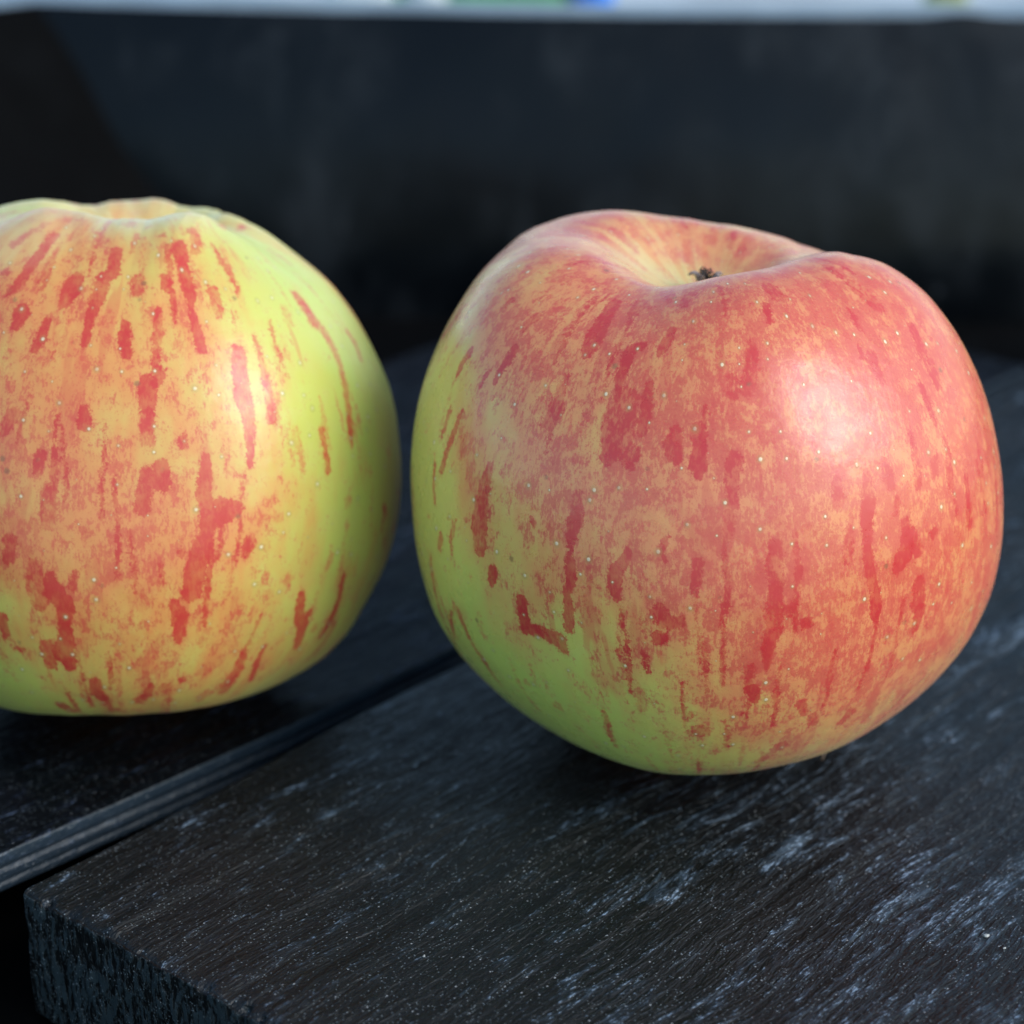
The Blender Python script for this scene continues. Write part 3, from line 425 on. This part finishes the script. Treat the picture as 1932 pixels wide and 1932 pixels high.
LEFT_STREAKS=[[0.95,[[-865,-1059,3754,61],[-1049,-1492,3572,67],[-1235,-1848,3329,67],[-1407,-1977,3181,27]]],[1,[[-454,-1849,3396,85],[-519,-2034,3271,126],[-586,-2206,3136,75]]],[1,[[28,-1404,3636,67],[35,-1795,3444,76],[-89,-1892,3385,91],[-144,-2200,3164,90],[-194,-2357,3030,48],[-258,-2665,2727,36]]],[0.8,[[399,-1883,3385,60],[393,-2056,3266,75]]],[0.85,[[735,-1845,3397,42],[809,-1999,3266,45]]],[0.95,[[894,-1311,3675,92],[940,-1524,3547,85]]],[0.95,[[940,-1524,3547,43],[1035,-1817,3332,91],[1115,-2004,3171,66],[1110,-2140,3063,15]]],[0.6,[[1032,-912,3780,56],[1124,-1086,3668,61],[1102,-1286,3599,55]]],[0.8,[[1401,-1797,3198,73],[1459,-1962,3055,73],[1500,-2078,2943,33]]],[0.9,[[-1170,-2243,3016,114],[-1221,-2354,2894,75]]],[1,[[-802,-2389,2952,42],[-856,-2552,2780,75],[-944,-2663,2640,39]]],[0.5,[[-664,-2554,2808,51],[-678,-2642,2712,39]]],[0.7,[[-694,-2739,2601,27]]],[0.95,[[278,-2469,2918,54],[261,-2616,2772,83],[306,-2765,2607,59]]],[0.6,[[696,-2268,3061,42],[702,-2504,2833,54],[688,-2771,2544,39],[699,-2886,2399,36]]],[0.85,[[1147,-2217,2984,27],[1208,-2392,2798,51],[1292,-2560,2590,54]]],[0.85,[[1772,-2358,2520,72],[1798,-2557,2283,99],[1858,-2754,1961,108],[1937,-2894,1630,72],[1946,-3103,1141,33]]],[0.8,[[1964,-2086,2620,15],[2067,-2316,2312,36],[2173,-2527,1946,54],[2224,-2687,1623,54]]],[0.9,[[597,-2997,2272,113],[606,-3154,2024,107]]],[0.65,[[609,-3216,1911,83],[614,-3369,1598,74]]],[0.55,[[742,-2881,2397,71],[729,-2981,2265,53]]],[1,[[-234,-3215,1983,59],[-241,-3309,1805,89]]],[0.5,[[-355,-3294,1822,89],[-387,-3395,1606,47]]],[0.6,[[1073,-3270,1618,42],[1076,-3314,1517,42]]],[1,[[802,-3477,1265,98],[801,-3557,1040,107]]],[1,[[614,-3535,1189,77],[565,-3618,966,101],[537,-3684,757,98]]],[1,[[707,-3554,1098,101]]],[1,[[1376,-3297,1337,30],[1357,-3387,1116,71],[1334,-3474,875,83],[1397,-3527,604,113],[1362,-3604,305,90],[1284,-3660,134,120],[1219,-3711,-127,132],[1140,-3749,-477,120]]],[0.9,[[1555,-3466,603,173],[1754,-3378,594,99]]],[0.8,[[-717,-3610,952,89],[-723,-3681,705,107],[-750,-3723,526,83]]],[0.75,[[-1292,-3658,271,81],[-1312,-3694,14,66]]],[0.55,[[2467,-784,2760,88],[2694,-978,2458,119],[2834,-941,2286,75],[3031,-1089,1934,50],[3153,-1342,1576,50],[3199,-1602,1194,56],[3232,-1735,876,22]]],[0.35,[[2327,-1331,2749,74],[2392,-1447,2627,68]]],[0.5,[[2523,-2512,1420,33],[2613,-2653,893,40]]],[0.6,[[2853,-2180,1267,34],[2942,-2305,736,43]]],[0.4,[[1425,-953,3532,43],[1654,-1537,3201,40]]],[0.6,[[1340,-143,3610,44],[1523,1067,3243,39]]],[0.6,[[146,-742,3817,74]]],[0.5,[[437,-834,3813,46]]],[0.6,[[635,-1123,3773,34]]],[0.6,[[-240,-1009,3757,43]]],[0.6,[[-1014,-812,3846,34],[-1427,-1195,3661,55]]],[0.7,[[-1489,-1646,3405,55]]],[0.65,[[-1220,-3119,1884,83],[-1355,-3197,1647,54]]],[0.6,[[-816,-3419,1433,53],[-872,-3490,1226,50]]],[0.8,[[1915,-3386,87,99],[1859,-3435,-66,48]]],[0.4,[[2150,-3248,-10,67]]],[0.4,[[-1251,-3446,1108,89]]],[0.4,[[-722,-3432,1434,59],[-633,-3485,1333,59]]],[0.4,[[377,-2993,2312,65]]],[0.4,[[322,-3726,678,77],[821,-3636,776,89]]],[0.45,[[2083,-2970,1253,36]]],[0.45,[[-1227,-2929,2200,77]]],[0.45,[[1413,-2377,2721,48]]],[0.35,[[957,-2581,2690,60]]],[0.3,[[2366,-1962,2322,43]]],[0.7,[[-962,-3787,-22,66],[-956,-3813,-277,138],[-920,-3829,-603,108]]],[1,[[-749,-3844,-196,72],[-698,-3865,-412,126],[-556,-3887,-606,114],[-595,-3874,-841,84],[-583,-3847,-1127,100],[-655,-3798,-1360,139],[-577,-3756,-1581,85]]],[0.7,[[-849,-3777,-1301,139],[-859,-3706,-1600,85]]],[0.75,[[-446,-3890,-315,60],[-376,-3881,-134,39]]],[1,[[907,-3811,-602,42],[971,-3783,-820,84],[935,-3759,-1100,60],[916,-3740,-1239,27]]],[0.85,[[2550,-2871,-911,49],[2502,-2814,-1285,87],[2536,-2697,-1480,103],[2439,-2590,-1848,50]]],[0.8,[[2638,-2667,-1293,44]]],[0.7,[[2682,-2444,-1648,63]]],[0.85,[[3097,-2160,-971,41],[3010,-2139,-1335,57],[2900,-2141,-1653,57],[2736,-2196,-1903,32]]],[0.9,[[2010,-3073,-1643,22],[1910,-3024,-1877,40],[1796,-2849,-2251,31]]],[0.8,[[1773,-3256,-1592,40],[1671,-3169,-1914,62],[1515,-3131,-2137,81],[1402,-3016,-2371,44]]],[0.95,[[-267,-3693,-1852,55],[-277,-3592,-2077,86],[-218,-3497,-2245,40]]],[0.9,[[-836,-3311,-2425,68],[-710,-3198,-2578,56]]],[0.65,[[497,-3608,-1960,40],[415,-3523,-2142,55],[274,-3447,-2286,62]]],[0.75,[[663,-3532,-2047,74]]],[0.6,[[902,-3524,-1932,52]]],[0.45,[[680,-3812,-1138,85],[525,-3782,-1426,100],[329,-3769,-1571,73]]],[0.5,[[1283,-3646,-1093,55],[1225,-3626,-1297,73]]],[1,[[-1493,-3652,-925,85],[-1456,-3631,-1195,39]]],[0.3,[[654,-3829,-14,137],[668,-3846,-194,107]]],[0.4,[[1719,-3514,-620,100],[1723,-3479,-905,85]]],[0.7,[[-1279,-3652,-1393,43]]],[0.6,[[1031,-3734,122,42]]],[0.55,[[-97,-3307,-2499,44]]],[0.5,[[1209,-3199,-2273,75],[1062,-3105,-2464,56]]],[0.4,[[1240,-3460,-1794,101]]],[0.3,[[469,-3888,-472,179]]],[0.35,[[3197,-2079,159,75]]],[0.3,[[2301,-3087,354,73]]],[0.3,[[2401,-3057,-593,92]]],[0.4,[[1971,-3384,-338,73]]],[0.3,[[2149,-3241,-755,73]]]]
LEFT_BLUSH=[[-1302,-762,3839,0.5,0.2,0.3],[-77,-1661,3515,0.5,0.25,0],[628,-1500,3611,0.4,0.35,0],[1333,-1195,3518,0.3,0.55,0],[1839,-452,3288,0.08,0.9,0],[2740,-804,2448,0.12,0.9,0],[3463,-780,1234,0.03,0.95,0],[3739,-709,-32,0.1,0.85,0],[2812,-2175,1378,0.12,0.8,0],[3131,-2232,-212,0.15,0.85,0],[3422,-1158,-1531,0.2,0.8,0],[2096,-1875,2669,0.22,0.75,0],[1779,-2567,2286,0.4,0.45,0],[1078,-2555,2679,0.5,0.3,0],[1,-2403,2990,0.6,0.25,0],[-1023,-2334,2966,0.7,0.15,0],[-658,-3105,2110,0.7,0.15,0],[402,-3124,2112,0.6,0.25,0],[1101,-3337,1448,0.55,0.25,0],[1989,-3092,1100,0.35,0.5,0],[-293,-3693,814,0.7,0.15,0],[746,-3699,587,0.7,0.2,0],[1791,-3392,447,0.6,0.3,0],[2454,-2999,121,0.35,0.55,0],[-682,-3819,96,0.75,0.15,0],[365,-3889,-271,0.7,0.25,0],[1397,-3643,-787,0.55,0.35,0],[2437,-3017,-676,0.3,0.6,0],[2731,-2393,-1631,0.3,0.65,0],[631,-3731,-1550,0.55,0.35,0],[-114,-3718,-1803,0.5,0.4,0],[-779,-3822,-1101,0.55,0.35,0],[-1312,-3684,-1161,0.3,0.7,0],[-1601,-3296,-2094,0.03,1,0],[-1276,-3206,-2432,0.1,0.9,0],[-526,-3541,-2137,0.35,0.5,0],[1298,-3335,-1998,0.45,0.4,0],[2007,-2893,-1969,0.45,0.4,0],[428,-381,3797,0,0.3,1],[-632,1951,3287,0.3,0.25,0.5],[1229,1666,3263,0.2,0.5,0.2],[-1339,1480,3515,0.2,0.6,0.3],[2197,-1949,-2697,0.2,0.55,0.2]]

def apple_mesh(name, S, streaks, blush, nlon=760, nlat=480):
    p, lon, t = apple_form(S, nlon, nlat)
    s = lon - .42 * np.sin(lon + math.pi / 2)                 # finer on the side that was looked at closest
    q = S['R']
    # re-sample the girth at the warped longitudes
    idx = (s + math.pi) / (2 * math.pi) * nlon
    i0 = np.floor(idx).astype(int); f = (idx - i0)[None, :, None]
    p = p[:, i0 % nlon] * (1 - f) + p[:, (i0 + 1) % nlon] * f
    V = p.reshape(-1, 3)
    F = grid_faces(nlat, nlon, wrap=True, flip=True)
    L, T = np.meshgrid(s, t)
    flow = np.stack([np.cos(L) * q, np.sin(L) * q, T * .115 * .5], -1).reshape(-1, 3)
    ring = np.sqrt(np.clip(np.sin(np.pi * np.clip(T, 0, 1)), .12, 1))
    sheet = np.stack([L * q * .9, T * .115 * 1.05, L * 0], -1).reshape(-1, 3)
    # fields are worked out in hundredths of a millimetre
    M = V * 1e5
    dist = {'deep': np.full(len(V), -150.), 'mid': np.full(len(V), -150.), 'faint': np.full(len(V), -150.)}
    rng = np.random.default_rng(int(S['R'] * 1e6)); stray = []
    for _ in range(230):                                       # faint short streaks strewn along the meridians, all round
        j = rng.integers(nlon); t0 = rng.uniform(.10, .74); ln = rng.uniform(.02, .11); w0 = rng.uniform(9, 26)
        kk = np.clip((np.linspace(t0, t0 + ln, 4) * nlat).astype(int), 0, nlat - 1); jj = (j + np.cumsum(rng.integers(-2, 3, 4))) % nlon
        stray.append([rng.choice([.35, .45, .58]), [[*(p[a, b] * 1e5), w0 * f_] for a, b, f_ in zip(kk, jj, (.45, 1, rng.uniform(.6, 1.1), .4))]])
    for s_, pts in list(streaks) + stray:
        k = 'deep' if s_ >= .84 else ('mid' if s_ >= .54 else 'faint'); D = dist[k]
        P = np.array(pts, float)
        lo = P[:, :3].min(0) - 400; hi = P[:, :3].max(0) + 400
        ii = np.where(((M > lo) & (M < hi)).all(1))[0]; X = M[ii]
        segs = zip(P[:-1], P[1:]) if len(P) > 1 else [(P[0], P[0])]
        best = np.full(len(ii), -150.)
        for a, b in segs:
            ab = b[:3] - a[:3]; l2 = (ab * ab).sum()
            h = np.clip(((X - a[:3]) @ ab) / l2, 0, 1) if l2 > 0 else np.zeros(len(X))
            dd = np.linalg.norm(X - a[:3] - h[:, None] * ab, axis=1)
            best = np.maximum(best, (a[3] + (b[3] - a[3]) * h) - dd)
        D[ii] = np.maximum(D[ii], best)
    B = np.array(blush, float)
    num = np.zeros((len(V), 3)); den = np.full(len(V), 1e-3)
    num += den[:, None] * np.array([.6, .3, 0])
    for b in B:
        w = np.exp(-((M - b[:3]) ** 2).sum(1) / (2 * 430. ** 2))
        num += w[:, None] * b[3:]; den += w
    fld = num / den[:, None]
    pole = np.clip((.045 - T.ravel()) / .03, 0, 1); fld[:, 2] = np.maximum(fld[:, 2], pole); fld[:, 1] = np.maximum(fld[:, 1], pole * .9)
    return np_mesh(name, V, F, {'skin_flow': flow, 'skin_sheet': sheet, 'blush': fld[:, 0], 'green': fld[:, 1], 'pale': fld[:, 2],
                                'mark_deep': dist['deep'] / 100, 'mark_mid': dist['mid'] / 100, 'mark_faint': dist['faint'] / 100})
def tube(pts, rads, n=8):
    pts = np.array(pts, float); m = len(pts); T = np.gradient(pts, axis=0); T /= np.linalg.norm(T, axis=1, keepdims=True) + 1e-12
    V = []; ref = np.array([.31, .22, .93])
    for k in range(m):
        a = np.cross(T[k], ref); a /= np.linalg.norm(a); b = np.cross(T[k], a)
        for j in range(n):
            an = 2 * math.pi * j / n; V.append(pts[k] + rads[k] * (math.cos(an) * a + math.sin(an) * b))
    V += [pts[0], pts[-1]]; F = grid_faces(m, n, wrap=True).tolist()
    for j in range(n):
        F.append((m * n, (j + 1) % n, j, j)); F.append((m * n + 1, (m - 1) * n + j, (m - 1) * n + (j + 1) % n, (m - 1) * n + (j + 1) % n))
    return np.array(V), F
DRY = plain('dry_brown_calyx', (.10, .062, .045), .8, .5, 1500)
DRY_GREY = plain('downy_grey_sepal', (.27, .21, .19), .9, .45, 1500)
DARK = plain('dry_black_stamen', (.035, .022, .016), .7, .3, 900)
def build_apple(S, streaks, blush, mat, name, label):
    C = np.array(S['C']); root = empty(name, (C[0], C[1], 0)); tag(root, label, 'apple')
    root['group'] = 'apples on the dark planks'
    me = apple_mesh('skin', S, streaks, blush); o = link_mesh('skin', me, mat, root, (0, 0, C[2]))
    co = np.zeros(len(me.vertices) * 3, np.float32); me.vertices.foreach_get('co', co); eye = co.reshape(-1, 3)[:760].mean(0) + [0, 0, C[2]]
    return root, eye
def build_calyx(root, eye, sc=1.0, turn=0.0, seed=1):
    rng = random.Random(seed)
    cal = empty('calyx', tuple(eye)); cal.parent = root
    # woolly cup
    prof = [(0, -.0006), (.0016, -.0004), (.0023, .0008), (.0022, .0018), (.0014, .0026), (.0009, .0021), (0, .0014)]
    ang = np.linspace(0, 2 * math.pi, 28, endpoint=False)
    V = np.array([[(r * sc) * (1 + .12 * math.sin(3 * a + 1) + .07 * math.sin(7 * a)) * math.cos(a), (r * sc) * (1 + .12 * math.sin(3 * a + 1)) * math.sin(a), z * sc * (1 + .12 * math.sin(2 * a))] for r, z in prof for a in ang])
    link_mesh('calyx_cup', np_mesh('calyx_cup', V, grid_faces(len(prof), 28, wrap=True)), DRY_GREY, cal)
    for k in range(5):
        a = turn + k * 2 * math.pi / 5 + rng.uniform(-.2, .2)
        n = 12; P = []; Rr = []
        up = rng.uniform(.8, 1.25); curl = rng.uniform(1.6, 2.7)
        for i in range(n):
            s = i / (n - 1); th = .35 + curl * s
            r = .0016 + .0017 * (1 - math.cos(th * .8)) * up; z = .0016 + .0021 * math.sin(min(th, 2.9)) * up
            P.append((r * math.cos(a + .25 * s) * sc, r * math.sin(a + .25 * s) * sc, z * sc)); Rr.append((.00062 * (1 - s) ** .7 + .00012) * sc)
        V, F = tube(P, Rr, 8)
        link_mesh('sepal', np_mesh('sepal', V, F), DRY if k % 2 else DRY_GREY, cal)
    V_, F_ = [], []; of = 0
    for k in range(9):
        a = rng.uniform(0, 6.28); l = rng.uniform(.0016, .0034); b = rng.uniform(.3, 1.1)
        P = [(.0006 * math.cos(a) * sc, .0006 * math.sin(a) * sc, .0018 * sc)]
        for i in range(1, 9):
            s = i / 8; P.append(((.0006 + l * .75 * b * s ** 1.3) * math.cos(a + s) * sc, (.0006 + l * .75 * b * s ** 1.3) * math.sin(a + s) * sc, (.0018 + l * math.sin(s * 2.3)) * sc))
        V, F = tube(P, [.00019 * sc * (1 - .5 * i / 8) for i in range(9)], 6); V_.append(V); F_ += [tuple(x + of for x in f) for f in F]; of += len(V)
    link_mesh('stamens', np_mesh('stamens', np.concatenate(V_), F_), DARK, cal)['kind'] = 'stuff'
rA, eyeA = build_apple(RIGHT, RIGHT_STREAKS, RIGHT_BLUSH, SKIN_R, 'apple', 'large red flushed apple with its open eye basin showing, on the front plank')
build_calyx(rA, eyeA + np.array([.0006, 0, .0004]), .66, .4, 3)
rB, eyeB = build_apple(LEFT, LEFT_STREAKS, LEFT_BLUSH, SKIN_L, 'apple', 'yellow green apple with broken red stripes and knobbly top, cut by the left edge')
build_calyx(rB, eyeB, .8, 1.1, 8)

# ---------------------------------------------------------------- crumbs on the planks
def lump(seed, r):
    rng = np.random.default_rng(seed); a = np.linspace(0, 2 * math.pi, 10, endpoint=False); rows = []
    for k in range(6):
        th = math.pi * k / 5; rows.append(np.stack([np.sin(th) * np.cos(a), np.sin(th) * np.sin(a), np.full(10, math.cos(th))], -1))
    V = np.stack(rows).reshape(-1, 3); V = V * r * np.array([1.3, .8, .6]) * (1 + .3 * rng.uniform(-1, 1, (len(V), 1)))
    return np_mesh('crumb', V, grid_faces(6, 10, wrap=True))
CRUMB = plain('pale_crumb', (.42, .42, .40), .7, .3, 2000)
for k, (x, y, r, lb) in enumerate([
    (0.06155, 0.27473, 0.00034, 'white crumb near the lower right corner of the front plank'),
    (-0.01126, 0.26981, 0.0003, 'pinkish white crumb in the middle foreground of the front plank'),
    (-0.01488, 0.26281, 0.00022, 'tiny pale crumb nearest the lower edge of the planks'),
    (0.06337, 0.27189, 0.0002, 'small pale crumb just right of the white crumb at lower right'),
    ]):
    o = link_mesh('crumb', lump(k + 3, r), CRUMB, None, (x, y, r * .45), k * 1.3); tag(o, lb, 'crumb', 'pale crumbs on the front plank')
fx, fy = (0.04549, 0.32133)
V, F = tube([(0, 0, .0002), (.0006, .0007, .0012), (.0010, .0016, .0016), (.0022, .0020, .0012)], [.00012, .00011, .0001, .00008], 6)
o = link_mesh('dry_fibre', np_mesh('dry_fibre', V, F), plain('straw_fibre', (.30, .20, .14), .8, .3, 800), None, (fx, fy, .0001))
tag(o, 'tiny curled straw fibre on the plank beneath the red apple', 'fibre')

# ---------------------------------------------------------------- blurred things beyond the rim
def rounded(name, sx, sy, sz, r, n=10):
    V = []; 
    a = np.linspace(0, 1, n)
    P = []; F = []; of = 0
    for ax in range(3):
        for sg in (-1, 1):
            A, B = np.meshgrid(a * 2 - 1, a * 2 - 1, indexing='ij'); Q = np.zeros(A.shape + (3,)); Q[..., ax] = sg; Q[..., (ax + 1) % 3] = A; Q[..., (ax + 2) % 3] = B
            P.append(Q.reshape(-1, 3)); F.append(grid_faces(n, n, of, flip=sg < 0)); of += n * n
    P = np.concatenate(P) * np.array([sx, sy, sz]) / 2; h = np.array([sx, sy, sz]) / 2
    q = np.clip(P, -(h - r), h - r); d = P - q; l = np.linalg.norm(d, axis=1, keepdims=True)
    P = q + np.where(l > 1e-9, d / np.maximum(l, 1e-9) * r, 0)
    return np_mesh(name, P + [0, 0, sz / 2], np.concatenate(F))
GREEN = plain('green_packet_print', (.10, .36, .13), .5, .25, 60); WHITE = plain('white_packet', (.72, .76, .74), .5, .08, 60); BLUE = plain('blue_plastic', (.03, .22, .80), .35, .1, 60); LIME = plain('yellow_green_leaf', (.30, .33, .10), .6, .2, 60)
def far_packet(x, y, w, mat, name, label, cat, h=.075, d=.03):
    o = link_mesh(name, rounded(name, w, d, h, .006), mat, None, (x, y, -.026)); return tag(o, label, cat)
far_packet(-.0425, .700, .020, WHITE, 'white_packet', 'blurred white packet behind the rim, leftmost beside the green ones', 'packet')
far_packet(-.0305, .704, .007, GREEN, 'green_packet', 'blurred narrow green packet between two white packets behind the rim', 'packet')
far_packet(-.0235, .700, .012, WHITE, 'white_packet', 'blurred white packet behind the rim between two green packets', 'packet')
far_packet(-.0015, .702, .036, GREEN, 'green_packet', 'blurred wide green packet behind the rim left of the blue one', 'packet')
far_packet(.0225, .700, .012, BLUE, 'blue_packet', 'blurred bright blue packet behind the rim', 'packet')
o = link_mesh('leaf', rounded('leaf', .013, .010, .066, .004), LIME, None, (.122, .70, -.026)); tag(o, 'blurred yellow green leaf behind the rim at far right', 'leaf')
